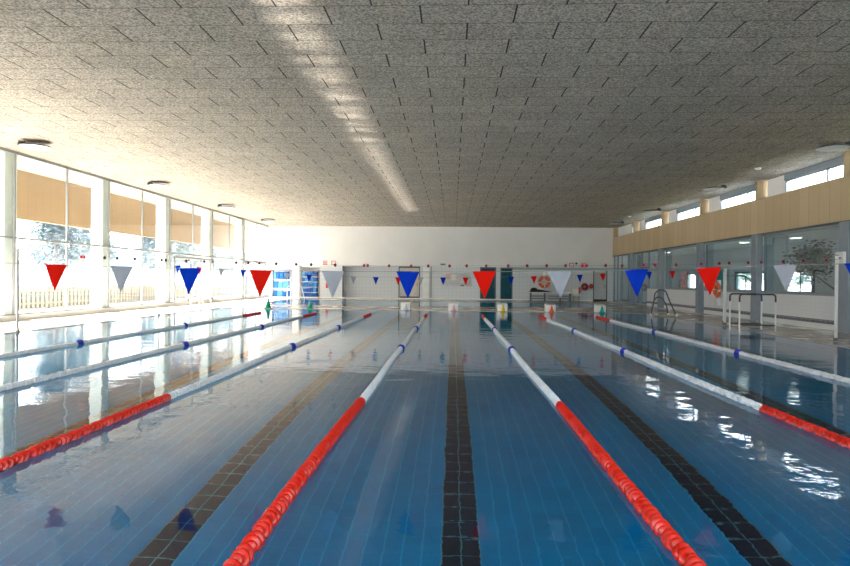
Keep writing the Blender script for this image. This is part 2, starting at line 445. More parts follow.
def far_door(idx, x0, x1, z1, m, frame, dark=False):
    w = thing('door_%d' % idx, '', 'door', ((x0+x1)/2, WF+.05, .012)); del w['label']; del w['category']; w['kind'] = 'structure'
    L = (x1-x0)/2; bm = bmesh.new()
    box(bm, -L, -L+.07, -.05, .06, 0, z1); box(bm, L-.07, L, -.05, .06, 0, z1); box(bm, -L+.07, L-.07, -.05, .06, z1-.08, z1); 
    if z1 < 2.66: box(bm, -L, L, .0, .06, z1, 2.68)
    obj('door_frame', bm, frame, w)
    bm = bmesh.new(); box(bm, -L+.08, L-.08, 0, .04, .02, z1-.09); d = obj('door_leaf', bm, m, w)
    bm = bmesh.new(); tube(bm, [(L-.22, -.05, 1.0), (L-.22, -.05, 1.3)], .02); obj('door_handle', bm, M['steel'], d)
    return w
d = far_door(3, -4.40, -2.65, 2.6, M['beige'], M['framed'])
bm = bmesh.new(); box(bm, -.78, .78, -.03, 0, .03, .2); obj('kick_plate', bm, M['framed'], d)
far_door(4, 2.22, 3.51, 2.66, M['tealglass'], M['framed'])
far_door(5, 3.83, 4.88, 2.66, M['tealglass'], M['frame'])
d = far_door(6, 11.30, 12.42, 2.62, M['greydoor'], M['framed'])
bm = bmesh.new(); box(bm, -.49, .49, -.03, 0, 0, .14); obj('kick_plate', bm, M['black'], d)
struct('ceiling_niche', bx(XL-.6, XR+.4, WF+.3, WF+1.5, 2.68, 3.), M['wall'])
struct('wall_far_back', bx(XL-.6, XR+.4, WF+1.35, WF+1.5, -.2, 3.), M['wall'])

# racks of blue foam equipment
def rack(x0, x1, zt, rows, name, label, seed, mats, fill):
    rnd = random.Random(seed)
    t = thing(name, label, 'rack', ((x0+x1)/2, WF+.27, .012)); L = (x1-x0)/2
    for x in (-L, L-.05): obj('upright', bx(x, x+.05, -.25, .25, 0, zt), M['frame'], t)
    for r in range(rows+1):
        z = r*(zt-.05)/rows
        bm = bmesh.new(); box(bm, -L+.05, L-.05, -.25, .25, z, z+.03); obj('shelf', bm, M['white'], t)
    dz = (zt-.05)/rows
    for r in range(rows):
        x = -L+.10
        while x < L-.25:
            w = rnd.uniform(.10, .22) if fill else rnd.uniform(.2, .5)
            if x+w > L-.08: break
            h = dz*rnd.uniform(.62, .88)
            m = rnd.choice(mats)
            bm = bmesh.new(); box(bm, 0, w-.015, -.2, .18, 0, h)
            o = obj('foam_float', bm, m, None, .012, loc=((x0+x1)/2+x, WF+.27, .012+r*dz+.031))
            tag(o, 'blue swimming float on shelf of the %s' % ('dense blue rack' if fill else 'pale blue rack by the left corner'), 'float', 'floats stacked on the %s rack' % ('dense blue' if fill else 'pale blue'))
            x += w + (0. if fill else .02)
    return t
rack(-14.84, -13.2, 2.26, 3, 'storage_rack', 'pale blue equipment rack in the left corner of far wall', 3, [M['lblue'], M['lblue'], M['mblue'], M['mblue'], M['lblue']], False)
rack(-12.45, -10.9, 2.22, 5, 'storage_rack', 'five tier rack packed with bright blue floats beside white column', 5, [M['mblue'], M['dblue'], M['lblue'], M['mblue']], True)

# small things on and before the far wall
def extinguisher(loc, label):
    t = thing('fire_extinguisher', label, 'fire extinguisher', loc)
    bm = bmesh.new(); lathe(bm, [(0, 0), (.085, 0), (.09, .03), (.09, .36), (.06, .43), (.03, .45), (0, .45)], 18); obj('cylinder', bm, M['extr'], t)
    bm = bmesh.new(); tube(bm, [(0, 0, .45), (0, 0, .5)], .025); box(bm, -.03, .09, -.012, .012, .5, .52); obj('valve', bm, M['black'], t)
    bm = bmesh.new(); tube(bm, [(.03, 0, .47), (.12, 0, .42), (.13, 0, .25), (.115, 0, .08)], .014, 8); obj('hose', bm, M['black'], t)
extinguisher((-10.27, WF-.12, .82), 'red fire extinguisher on grey wall right of the blue racks')
extinguisher((10.15, WF-.14, .6), 'red fire extinguisher hung beside the hose reels on far wall')

t = thing('exit_sign', 'small dark green exit sign above the grey wall at centre', 'sign', (-.79, WF-.05, 2.78))
obj('panel', bx(-.2, .2, -.02, .03, 0, .13), M['signg'], t, .005)
bm = bmesh.new()
# running figure and arrow
box(bm, -.12, -.09, -.026, -.019, .03, .09); box(bm, -.14, -.07, -.026, -.019, .06, .075); box(bm, -.115, -.095, -.026, -.019, .095, .115)
obj('running_figure', bm, M['whitegloss'], t); bm = bmesh.new()
box(bm, .0, .12, -.026, -.019, .055, .072); box(bm, .09, .13, -.026, -.019, .04, .09)
obj('arrow', bm, M['whitegloss'], t)
t = thing('notice_board', 'pale notice board pinned with papers on far wall at centre', 'board', (.35, WF-.02, 1.05))
obj('board', bx(-1.1, 1.1, -.01, .02, 0, 1.15), M['paper'], t, .005)
for k, (x, z, w, h, m) in enumerate([(-.9, .6, .3, .4, 'pink'), (-.45, .55, .35, .42, 'cream'), (.1, .62, .3, .4, 'lilac'), (.55, .5, .35, .5, 'paper'), (-.8, .1, .4, .3, 'paper'), (-.2, .08, .3, .35, 'lilac'), (.3, .05, .28, .1, 'framed'), (.7, .08, .3, .3, 'pink')]):
    obj('notice', bx(x, x+w, -.02, -.01, z, z+h), M[m], t)

def redsign(x, z, label, glyph):
    t = thing('fire_sign', label, 'sign', (x, WF-.04, z))
    obj('panel', bx(-.17, .17, -.01, .02, 0, .34), M['whitegloss'], t)
    bm = bmesh.new()
    for a in ((-.17, .17, -.02, -.009, .29, .34), (-.17, .17, -.02, -.009, 0, .05), (-.17, -.12, -.02, -.009, .05, .29), (.12, .17, -.02, -.009, .05, .29)): box(bm, *a)
    obj('border', bm, M['extr'], t)
    if glyph: 
        bm = bmesh.new(); box(bm, -.05, .03, -.02, -.009, .08, .24); box(bm, .029, .07, -.02, -.009, .12, .2); obj('pictogram', bm, M['extr'], t)
redsign(-10.45, 2.72, 'red and white fire sign above the extinguisher by the blue racks', True)
redsign(-9.75, 2.72, 'red edged square sign near the dark corner of the recess', False)
redsign(9.55, 2.72, 'red and white sign above the cream chair', False)
redsign(10.5, 2.72, 'red and white fire sign above the hose reels', True)

def lifebuoy(name, loc, R, r, rx, label, face):
    t = thing(name, label, 'lifebuoy', loc)
    T = Matrix.Rotation(PI/2, 4, 'X') if face == 'y' else Matrix.Rotation(PI/2, 4, 'Y')
    bm = bmesh.new(); torus(bm, R, r, T, 32, 10, lambda i: 1 if i % 8 in (0,) else 0); obj('ring', bm, [M['orange'], M['whitegloss']], t)
    bm = bmesh.new(); torus(bm, R+r+.015, .012, T, 32, 6); obj('grab_rope', bm, M['cord'], t)
    bm = bmesh.new()
    if face == 'y': box(bm, -.12, .12, .05, .14, R*.8, R+.35)
    else: box(bm, .05, .14, -.12, .12, R*.8, R+.2)
    obj('bracket', bm, M['whitegloss'], t)
lifebuoy('lifebuoy', (7.37, WF-.14, 1.5), .36, .12, 0, 'orange lifebuoy hanging on far wall above the bench', 'y')
lifebuoy('lifebuoy', (XR-.14, 30.35, 1.23), .28, .08, 0, 'orange lifebuoy hanging on the right wall behind the pennant pole', 'x')
o = obj('holder_box', bx(-.09, .09, -.2, .2, 0, .35), M['whitegloss'], None, .01, (XR-.11, 30.4, .5)); tag(o, 'small white box mounted under the lifebuoy on right wall', 'box')

t = thing('bench', 'long grey slatted bench against the far wall under the lifebuoy', 'bench', (7.85, WF-.55, .012))
for x0, x1 in ((-1.5, -.55), (-.2, .6), (.85, 1.5)):
    bm = bmesh.new()
    for z in (.12, .32): box(bm, x0, x1, -.2, .2, z, z+.11)
    obj('shelf_box', bm, M['column'], t)
obj('seat', bx(-1.6, 1.6, -.24, .24, .6, .68), M['white'], t, .01)
for x in (-1.6, -.5, .72, 1.5): obj('leg', bx(x-.04, x+.04, -.2, .2, 0, .6), M['framed'], t)
bm = bmesh.new()
lathe(bm, [(0, .36), (.16, .34), (.26, .24), (.30, .12), (.36, .02), (.36, 0), (0, 0)], 18, (-.45, 0, 0))
tube(bm, [(-.3, 0, .10), (.1, .02, .09), (.5, -.02, .05), (1., 0, .02)], [.12, .11, .07, .02], 10)
o = obj('towel', bm, M['black'], None, 0, (6.95, WF-.55, .696)); tag(o, 'dark crumpled towel or bag lying on the bench', 'towel')

t = thing('chair', 'cream plastic chair standing right of the bench by far wall', 'chair', (9.82, WF-.6, .012))
obj('seat', bx(-.24, .24, -.24, .22, .42, .46), M['cream'], t, .015)
obj('backrest', bx(-.24, .24, .18, .23, .5, .95), M['cream'], t, .02)
for x in (-.21, .21):
    for y in (-.2, .2): 
        bm = bmesh.new(); tube(bm, [(x, y, 0), (x, y, .42 if y < 0 else .9)], .018); obj('leg', bm, M['steel'], t)
def reel(x, z, R, label):
    t = thing('hose_reel', label, 'hose reel', (x, WF-.16, z))
    T = Matrix.Rotation(PI/2, 4, 'X')
    bm = bmesh.new(); torus(bm, R, .06, T, 28, 8); obj('rim', bm, M['hose'], t)
    bm = bmesh.new()
    for rr in (R*.55, R*.75): torus(bm, rr, .035, T, 24, 6)
    obj('coiled_hose', bm, M['black'], t)
    bm = bmesh.new(); lathe(bm, [(0, -.1), (.07, -.1), (.07, .1), (0, .1)], 14, mat4=T); obj('hub', bm, M['extr'], t)
reel(10.6, 1.15, .25, 'larger dark red hose reel mounted on far wall')
reel(11.12, 1.2, .14, 'smaller dark red hose reel beside the grey door')
t = thing('security_camera', 'small dark security camera high on the far wall near right end', 'camera', (9.9, WF-.03, 3.05))
bm = bmesh.new(); tube(bm, [(0, 0, .05), (0, -.15, 0)], .02); obj('arm', bm, M['white'], t)
bm = bmesh.new(); lathe(bm, [(0, -.1), (.06, -.08), (.09, 0), (.09, .05), (0, .06)], 14, (0, -.18, -.02)); obj('dome', bm, M['black'], t)

# ------------------------------------------------------------------ right wall
YR = 41.5
struct('wall_right', bx(XR, XR+.3, YB, YR, .012, 1.16), M['tileR'])
struct('trim_30', bx(XR-.02, XR+.3, YB, YR, 1.16, 1.20), M['frame'])
struct('trim_31', bx(XR-.02, XR+.3, YB, YF, 3.58, 3.66), M['framed'])
struct('wall_right_upper', bx(XR-.03, XR+.3, YB, YF, 3.66, 5.09), M['woodR'])
NW = 20
cy_edges = COLS + [YF]
for i, y in enumerate(COLS):
    struct('trim_%d' % (40+i), bx(XR-.26, XR+.0, y-.52, y-.06, .012, 3.60), M['column'], bevel=.01)
for i, y in enumerate(COLS + [YF-.2]):
    struct('trim_%d' % (50+i), bx(XR-.04, XR+.42, y-.10, y+.10, 5.09, H), M['woodR'])
# clerestory: windows next to the posts, pale panels between
bm = bmesh.new()
for i in range(len(cy_edges)-1):
    y0, y1 = cy_edges[i]+.12, cy_edges[i+1]-.2
    a, b = y0+.12, y0+4.25
    b = min(b, y1-.1)
    if i == len(cy_edges)-2: b = y0+1.5
    box(bm, XR+.32, XR+.5, b, y1, 5.09, 5.95); box(bm, XR+.32, XR+.5, y0, a, 5.09, 5.95)
    box(bm, XR+.28, XR+.5, a, b, 5.66, 5.95, 1)
    w = thing('window_%d' % (NW+i), '', 'window', (XR+.36, (a+b)/2, 5.09)); del w['label']; del w['category']; w['kind'] = 'structure'
    L = (b-a)/2; b2 = bmesh.new(); box(b2, -.03, .03, -L, -L+.05, 0, .57); box(b2, -.03, .03, L-.05, L, 0, .57); box(b2, -.03, .03, -L+.05, L-.05, .52, .57); box(b2, -.03, .03, -L+1.35, -L+1.41, 0, .52)
    obj('window_frame', b2, M['column'], w)
    b2 = bmesh.new(); box(b2, -.005, .005, -L+.05, L-.05, 0, .52); obj('pane', b2, M['glass'], w)
box(bm, XR+.3, XR+.5, YB, YF, 4.9, 5.21)
struct('wall_right_clerestory', bm, [M['wall'], M['column']])
# inner windows towards the neighbouring room
for i in range(len(cy_edges)-1):
    y0, y1 = cy_edges[i], cy_edges[i+1]-.5
    if y0 > 38: break
    w = thing('window_%d' % (NW+10+i), '', 'window', (XR+.1, (y0+y1)/2, 1.2)); del w['label']; del w['category']; w['kind'] = 'structure'
    L = (y1-y0)/2; b2 = bmesh.new()
    box(b2, -.04, .04, -L, -L+.07, 0, 2.38); box(b2, -.04, .04, L-.07, L, 0, 2.38); box(b2, -.04, .04, -L+.07, L-.07, 2.3, 2.38); box(b2, -.04, .04, -L+.07, L-.07, 0, .06)
    obj('window_frame', b2, M['column'], w)
    b2 = bmesh.new(); box(b2, -.006, .006, -L+.07, L-.07, .06, 2.3); obj('pane', b2, M['glassR'], w)
# glazed entrance at the far end of the right side
w = thing('window_40', '', 'window', (XR+.1, 0, .012)); del w['label']; del w['category']; w['kind'] = 'structure'
b2 = bmesh.new()
for y in (38.95, 41.5, 43.0, 46.2, 48.0, 49.2, 50.2):
    z0 = 1.19 if y < 41.4 else 0
    box(b2, -.05, .06, y-.05, y+.05, z0, 3.56)
box(b2, -.05, .06, 41.55, 50.3, 2.5, 2.58); box(b2, -.05, .06, 41.55, 50.3, 0, .1)
obj('window_frame', b2, M['column'], w)
for a, b in ((39.0, 41.45), (41.55, 42.95), (43.05, 46.15), (46.25, 47.95), (48.05, 49.15), (49.25, 50.15)):
    z0 = 1.2 if a < 41 else .1
    b2 = bmesh.new(); box(b2, -.005, .005, a, b, z0, 3.5); obj('pane', b2, M['glassR'], w)

# neighbouring room seen through the glass
RX = 17.6
struct('floor_room', bx(XR+.12, RX+.2, YB, YF+1, -.2, .01), M['roomfloor'])
struct('ceiling_room', bx(XR+.3, RX+.3, YB, YF+1, 3.72, 3.95), M['white'])
bm = bmesh.new()
wins = [(8., 14.), (30.9, 34.4), (35.6, 39.4), (44., 47.5)]
box(bm, RX, RX+.3, YB, YF+1, 0, 1.1); box(bm, RX, RX+.3, YB, YF+1, 2.25, 3.95)
prev = YB
for a, b in wins + [(YF+1, YF+1)]:
    if a > prev: box(bm, RX, RX+.3, prev, a, 1.1, 2.25)
    prev = b
struct('wall_room', bm, M['roomwall'])
struct('wall_room_far', bx(XR+.3, RX, YF+.6, YF+.8, 0, 3.9), M['roomwall'])
struct('wall_room_near', bx(XR+.3, RX, YB-.2, YB, 0, 3.9), M['roomwall'])
struct('wall_room_pier', bx(14.95, 15.05, 28.5, 29.7, .01, 3.72), M['roomwall'])
for k, (a, b) in enumerate(wins):
    w = thing('window_%d' % (50+k), '', 'window', (RX+.05, (a+b)/2, 1.1)); del w['label']; del w['category']; w['kind'] = 'structure'
    L = (b-a)/2; b2 = bmesh.new()
    box(b2, -.07, .05, -L, -L+.12, 0, 1.15); box(b2, -.07, .05, L-.12, L, 0, 1.15); box(b2, -.07, .05, -L+.12, L-.12, 0, .09); box(b2, -.07, .05, -L+.12, L-.12, 1.06, 1.15)
    obj('window_frame', b2, M['framed'], w)
    b2 = bmesh.new(); box(b2, -.004, .004, -L+.12, L-.12, .09, 1.06); obj('pane', b2, M['glass'], w)
o = obj('teal_panel', bx(-.06, .0, -1.1, 1.1, 0, 2.5), M['teal'], None, .01, (RX-.01, 42., .05)); tag(o, 'teal green panel standing in the room behind the right glass', 'panel')
o['label'] = 'teal green door panel on back wall of room behind the right glass'
for k, (y, x) in enumerate([(32.6, 15.), (29.1, 15.7), (24., 15.), (38.5, 15.), (44., 15.), (20., 15.)]):
    t = thing('round_ceiling_light', ['white round ceiling light seen left of the middle right column', 'white round ceiling light seen right of the middle right column', 'round ceiling light of the side room nearest the tree', 'round ceiling light above the teal door panel', 'farthest round ceiling light behind the entrance glass', 'nearest round ceiling light of the side room'][k], 'ceiling light', (x, y, 3.72), 0, None)
    bm = bmesh.new(); lathe(bm, [(.26, 0), (.28, -.03), (.24, -.06)], 24); obj('rim', bm, M['white'], t)
    bm = bmesh.new(); lathe(bm, [(.24, -.05), (.12, -.065), (0, -.07)], 24); obj('diffuser', bm, M['lamp'], t)
# stair handrails behind the glass
def rail(pts, r, m, name, label, cat, posts=()):
    t = thing(name, label, cat, pts[0])
    P0 = Vector(pts[0]); bm = bmesh.new(); tube(bm, [Vector(p)-P0 for p in pts], r); obj('top_rail', bm, m, t)
    for a in posts:
        bm = bmesh.new(); tube(bm, [Vector(a)-P0, Vector((a[0], a[1], .01))-P0], r*.8); obj('post', bm, m, t)
    return t
rail([(14., 32.4, 1.95), (14., 30.3, 1.92), (14., 28.6, 1.12)], .035, M['darksteel'], 'stair_handrail', 'dark sloping handrail behind glass above the pool ladder', 'handrail', [(14., 32.4, 1.95), (14., 30.3, 1.92), (14., 28.6, 1.12)])
rail([(14., 25.6, 1.97), (14., 24.6, 1.92), (14., 23.4, 1.40), (14., 22.6, 1.05)], .035, M['darksteel'], 'stair_handrail', 'dark sloping handrail behind glass below the leafy tree', 'handrail', [(14., 25.6, 1.97), (14., 22.6, 1.05)])
o = obj('poster', bx(-.01, .01, -.42, .42, 0, .9), M['poster'], None, 0, (XR+.03, 35.1, 1.3)); tag(o, 'mottled pink poster stuck low on the right inner window', 'poster')
t = thing('control_box', 'small white control box on right column near pole top', 'box', (XR-.30, 20.6, 2.24))
obj('housing', bx(-.06, .04, -.2, .2, 0, .38), M['whitegloss'], t, .01)
obj('slot', bx(-.066, -.058, -.12, .12, .16, .2), M['framed'], t)

# ------------------------------------------------------------------ back wall
bm = bmesh.new()
box(bm, XL-.6, -13., YB-.3, YB, -.2, H+.3); box(bm, 11., RX+.3, YB-.3, YB, -.2, H+.3); box(bm, -13., 11., YB-.3, YB, -.2, .8); box(bm, -13., 11., YB-.3, YB, 4.3, H+.3)
struct('wall_back', bm, M['wall'])
w = thing('window_60', '', 'window', (-1., YB-.1, .8)); del w['label']; del w['category']; w['kind'] = 'structure'  # unseen window added to light the near ropes and pennants from the front
b2 = bmesh.new()
for k in range(7): box(b2, -12+k*4-.04, -12+k*4+.04, -.04, .04, 0, 3.5)
box(b2, -12, 12, -.04, .04, 0, .06); box(b2, -12, 12, -.04, .04, 3.44, 3.5)
obj('window_frame', b2, M['frame'], w)
for k in range(6): obj('pane', bx(-12+k*4+.04, -8+k*4-.04, -.005, .005, .06, 3.44), M['glass'], w)
struct('ground_back', bx(XW0, RX+.3, -60, YB-.35, -.35, -.05), mat('grey_paving', (.22, .21, .215), .9))

# ------------------------------------------------------------------ lane ropes
def float_mesh(m, seg=14, ns=28, L=.186, fins=3, rc=.020, rf=.061):
    bm = bmesh.new(); rings = []
    for i in range(ns+1):
        t = i/ns; ring = []
        for k in range(seg):
            a = 2*PI*k/seg
            ph = t*fins + .35*math.sin(a)
            s = .5+.5*math.cos(2*PI*ph)
            env = min(1., math.sin(PI*min(1, max(0, t)))*2.2)
            r = rc + (rf-rc)*(s**1.2)*env
            if i in (0, ns): r = rc*.6
            ring.append(bm.verts.new((r*math.cos(a), t*L, r*math.sin(a))))
        rings.append(ring)
    for i in range(ns):
        for k in range(seg):
            f = bm.faces.new((rings[i][k], rings[i][(k+1) % seg], rings[i+1][(k+1) % seg], rings[i+1][k])); f.smooth = True
    bm.faces.new(rings[0]); bm.faces.new(list(reversed(rings[-1])))
    return mesh('float', bm, m)
FR, FW, FB = float_mesh(M['red']), float_mesh(M['whitefl'], rf=.056), float_mesh(M['bluefl'], fins=3, rf=.085)
PITCH = .19
rope_labels = {
    -4: 'lane rope along the left pool side, outermost of the ropes',
    -3: 'far left lane rope all white in view with red far end',
    -2: 'second pale lane rope from the left glazing, no red near part',
    -1: 'left lane rope whose red near part leaves the left picture edge',
    0: 'lane rope just left of the centre black line, red near part',
    1: 'lane rope just right of the centre black line, red near part',
    2: 'right lane rope whose red near part leaves the right picture edge',
    3: 'outermost right lane rope, white in view, nearest the pool ladders'}
for k in range(-3, 4):
    X = ROPE0+2.5*k
    t = thing('lane_rope', rope_labels[k], 'lane rope', (X, 1.1, .012), 0, 'lane ropes across the pool')
    bm = bmesh.new(); tube(bm, [(0, -.1, .005), (0, 26.6, .005), (0, PY1-1.1, .01)], .006, 6); obj('cable', bm, M['cord'], t)
    vis0 = 0
    cnt = 0
    if k in (3,): ystart = 6.5
    elif k == 2: ystart = 4.0
    elif k == -1: ystart = 4.3
    elif k == -2: ystart = 6.2
    elif k == -3: ystart = 8.4
    else: ystart = 3.1
    n_all = int((27.78-1.2)/PITCH)
    rest = {'r': [], 'w': []}
    rnd = random.Random(k)
    for i in range(n_all):
        y = 1.2+i*PITCH
        red = y < 7.7 or y > 25.05
        if abs(y-13.9) < PITCH/2 or abs(y-19.7) < PITCH/2:
            o = obj('ring_float', FB, None, t); o.location = (0, y-1.1, .008); o['label'] = 'dark blue ring float'; continue
        rx = .9*math.sin(i*1.7)+PI
        dz = rnd.uniform(-.003, .003); dx = .012*math.sin(y*.9+k)
        if y >= ystart and cnt < 100:
            o = obj('float', FR if red else FW, None, t); o.location = (dx, y-1.1, .008+dz); o.rotation_euler = (0, rx, 0)
            if red: o['label'] = 'red float'
            cnt += 1
        else: rest['r' if red else 'w'].append((dx, y-1.1, .008+dz, rx))
    for key, lst in rest.items():
        bm = bmesh.new()
        src = FR if key == 'r' else FW
        for (x, y, z, rx) in lst:
            v0 = len(bm.verts)
            bm.from_mesh(src); bm.verts.ensure_lookup_table()
            T = Matrix.Translation((x, y, z)) @ Matrix.Rotation(rx, 4, 'Y')
            for v in bm.verts[v0:]: v.co = T @ v.co
        o = obj('float_row', bm, M['red'] if key == 'r' else M['whitefl'], t); o['kind'] = 'stuff'

# ------------------------------------------------------------------ pennant lines
def interp(tab, x):
    if x <= tab[0][0]: return tab[0][1]
    for (a, za), (b, zb) in zip(tab, tab[1:]):
        if x <= b: return za+(zb-za)*(x-a)/(b-a)
    return tab[-1][1]
def pennant_mesh(w, h, m):
    bm = bmesh.new(); nu, nv = 8, 8; g = {}
    for side in (0,):
        for j in range(nv+1):
            v = j/nv; ww = w*(1-v)*.5+.004
            for i in range(nu+1):
                u = i/nu*2-1
                y = .010*math.sin(u*3.+v*2.)*(.3+v) + 0.
                g[(side, i, j)] = bm.verts.new((u*ww, y, -v*h))
        for j in range(nv):
            for i in range(nu):
                f = bm.faces.new((g[(side, i, j)], g[(side, i+1, j)], g[(side, i+1, j+1)], g[(side, i, j+1)])); f.smooth = True
    # hem over the cord
    box(bm, -w/2-.002, w/2+.002, -.006, .006, -.012, .006)
    return mesh('pennant', bm, m)
def pennant_line(Y, xs, zt, w, h, label, ends):
    t = thing('pennant_line', label, 'pennants', (0, Y, 1.7))
    bm = bmesh.new(); pts = []
    N = 60
    for i in range(N+1):
        x = ends[0]+(ends[1]-ends[0])*i/N; pts.append((x, 0, interp(zt, x)-1.7))
    tube(bm, pts, .004, 6); obj('cord', bm, M['cord'], t)
    ms = {c: pennant_mesh(w, h, M[m]) for c, m in (('R', 'pred'), ('B', 'pblue'), ('W', 'pgrey'))}
    for x, c in xs:
        o = obj('pennant', ms[c], None, t); e = .1
        o.location = (x, 0, interp(zt, x)-1.7); s = (interp(zt, x+e)-interp(zt, x-e))/(2*e)
        o.rotation_euler = (random.uniform(-.02, .02), math.atan(-s), random.uniform(-.08, .08)); o['label'] = {'R': 'red pennant', 'B': 'blue pennant', 'W': 'pale grey pennant'}[c]
near = [(-12.2, 2.12), (-8., 1.83), (-6.1, 1.745), (-5.18, 1.72), (-4.3, 1.705), (-3.4, 1.69), (-2.47, 1.675), (-1.53, 1.67), (-.57, 1.675), (.4, 1.685), (1.35, 1.70), (2.3, 1.725), (3.19, 1.76), (4.12, 1.80), (4.98, 1.83), (7., 1.93), (10.4, 2.12)]
cyc = 'BRW'
xs = []
for i, x in enumerate([-7.96, -7.02, -6.10, -5.18, -4.3, -3.4, -2.47, -1.53, -.57, .4, 1.35, 2.3, 3.19, 4.12, 4.98, 5.92, 6.85]):
    xs.append((x, 'RWB'[i % 3]))
xs = [(x, 'BRW'[(i-2) % 3]) for i, (x, c) in enumerate(xs)]
pennant_line(7.87, xs, near, .285, .335, 'near line of large red, blue and pale pennants hanging over the water', (-12.2, 10.4))
far = [(-12.2, 2.10), (-10.5, 2.00), (-8.68, 1.90), (-5.94, 1.745), (-4.11, 1.675), (-3.18, 1.665), (-2.27, 1.665), (-.39, 1.675), (.53, 1.685), (2.42, 1.73), (3.29, 1.765), (5.13, 1.84), (6.05, 1.90), (7.89, 1.985), (10.4, 2.10)]
xs = [(-.39+.924*i, 'BRW'[i % 3]) for i in range(-12, 12)]
pennant_line(25.4, xs, far, .235, .31, 'far line of small looking pennants near the far pool end', (-12.23, 10.41))
# ball line
t = thing('ball_line', 'thin cord strung with small dark red balls across the hall', 'cord', (0, 16.95, 2.0))
bl = [(-12.2, 2.20), (-10.44, 2.12), (-8.11, 2.05), (-5.69, 1.99), (-3.25, 1.955), (-1.15, 1.95), (.91, 1.975), (3.05, 2.0), (4.58, 2.02), (6.02, 2.05), (7.92, 2.13), (9.36, 2.19), (10.41, 2.24)]
bm = bmesh.new(); tube(bm, [(-12.2+22.6*i/60, 0, interp(bl, -12.2+22.6*i/60)-2.) for i in range(61)], .004, 6); obj('cord', bm, M['cord'], t)
dots = [81, 84, 104.5, 117, 134.5, 161.5, 165.5, 186, 204, 236, 248, 259, 276, 296, 311, 335, 364, 367.5, 389, 411, 428, 449.5, 466.5, 486, 508, 527, 546.5, 565.5, 582, 586.5, 605.5, 622, 643, 655, 676, 701, 719, 729, 748, 761, 783, 803, 826]
balls = {}
for key in ('ball', 'ballk', 'ballr'):
    bm = bmesh.new(); bmesh.ops.create_icosphere(bm, subdivisions=2, radius=.040)
    for f in bm.faces: f.smooth = True
    balls[key] = mesh('ball', bm, M[key])
for i, px in enumerate(dots):
    a = math.atan((px-425)/619.)-.0445; x = math.tan(a)*16.95
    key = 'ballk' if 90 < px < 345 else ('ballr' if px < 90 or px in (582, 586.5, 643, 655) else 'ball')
    o = obj('ball', balls[key], None, t); o.location = (x, 0, interp(bl, x)-2.); o.scale = (1, 1, 1.15)

# poles carrying the lines
def pole(x, y, h, r, label, m='white'):
    t = thing('line_pole', label, 'pole', (x, y, .012), 0, 'poles carrying the lines over the pool')
    bm = bmesh.new(); tube(bm, [(0, 0, 0), (0, 0, h)], r, 14); obj('shaft', bm, M[m], t)
    bm = bmesh.new(); lathe(bm, [(0, 0), (.07, 0), (.07, .015), (r+.012, .03), (r+.012, .10), (0, .10)], 16); obj('base_socket', bm, M['steel'], t)
    bm = bmesh.new(); lathe(bm, [(0, h), (r+.008, h), (r+.008, h+.02), (0, h+.03)], 14); obj('cap', bm, M['steel'], t)
    s = -1 if x > 0 else 1
    bm = bmesh.new(); torus(bm, .022, .006, Matrix.Translation((s*(r+.02), 0, h-.10)) @ Matrix.Rotation(PI/2, 4, 'X'), 14, 6); obj('hook_ring', bm, M['steel'], t)
pole(10.42, 17.3, 2.33, .042, 'tall white pole on right deck nearest the camera')
pole(-12.23, 16.9, 2.3, .03, 'tall grey pole on left deck nearest the camera', 'frame')
pole(10.40, 24.2, 2.08, .045, 'white pole on right deck behind the pool ladder')
pole(10.05, 23.3, 2.1, .045, 'second white pole beside the one behind the pool ladder')
pole(-12.23, 25.3, 2.1, .022, 'slim grey pole on left deck, farther one', 'frame')

# ------------------------------------------------------------------ pool ladders
def arc(p, n=8):
    """round the corners of a poly-line"""
    p = [Vector(q) for q in p]; out = [p[0]]
    for a, b, c in zip(p, p[1:], p[2:]):
        r = min(.12, (b-a).length*.45, (c-b).length*.45)
        s = b+(a-b).normalized()*r; e = b+(c-b).normalized()*r
        for i in range(n+1):
            t = i/n; out.append(s*(1-t)**2+b*2*t*(1-t)+e*t*t)
    out.append(p[-1]); return out
t = thing('pool_ladder', 'large squared pool ladder with white posts on right pool edge', 'ladder', (9.9, 21., .012))
for y, xa, xb in ((-.35, -.53, .62), (.42, -.5, .55)):
    bm = bmesh.new(); tube(bm, [(xb, y, -.0), (xb, y, .95)], .026, 10); obj('post', bm, M['white'], t)
    bm = bmesh.new(); tube(bm, [(xa, y, -.75), (xa, y, .95)], .026, 10); obj('post', bm, M['white'], t)
    bm = bmesh.new(); tube(bm, arc([(xa, y, .95), (xa, y, 1.20), (xb, y, 1.20), (xb, y, .95)]), .028, 10); obj('top_rail', bm, M['darksteel'], t)
    bm = bmesh.new(); tube(bm, [(xa, y, .20), (xb, y, .20)], .022, 8); obj('cross_bar', bm, M['darksteel'], t)
for z in (-.25, -.55):
    bm = bmesh.new(); box(bm, -.57, -.45, -.35, .42, z, z+.03); obj('tread', bm, M['steel'], t)
t = thing('pool_ladder', 'arched dark pool ladder farther along the right pool edge', 'ladder', (9.7, 29.2, .012))
A = [(-.57, 0, .0), (-.44, 0, .55), (-.39, 0, 1.05), (-.24, 0, 1.19), (-.08, 0, 1.22), (.10, 0, 1.17), (.24, 0, .80), (.61, 0, .0)]
B = [(-.39, .0, 0), (-.27, 0, .68), (-.12, 0, .86), (.01, 0, .88), (.15, 0, .80), (.33, 0, .5), (.42, 0, 0)]
for pts, y in ((A, -.25), (B, .3)):
    pts = arc([(x, y, z) for x, _, z in pts], 4)
    bm = bmesh.new(); tube(bm, pts, .03, 10); obj('side_rail', bm, M['darksteel'], t)
    for x in (pts[0].x, pts[-1].x):
        bm = bmesh.new(); lathe(bm, [(0, 0), (.06, 0), (.06, .06), (.035, .12), (0, .12)], 12, (x, y, 0)); obj('foot_socket', bm, M['whitegloss'], t)
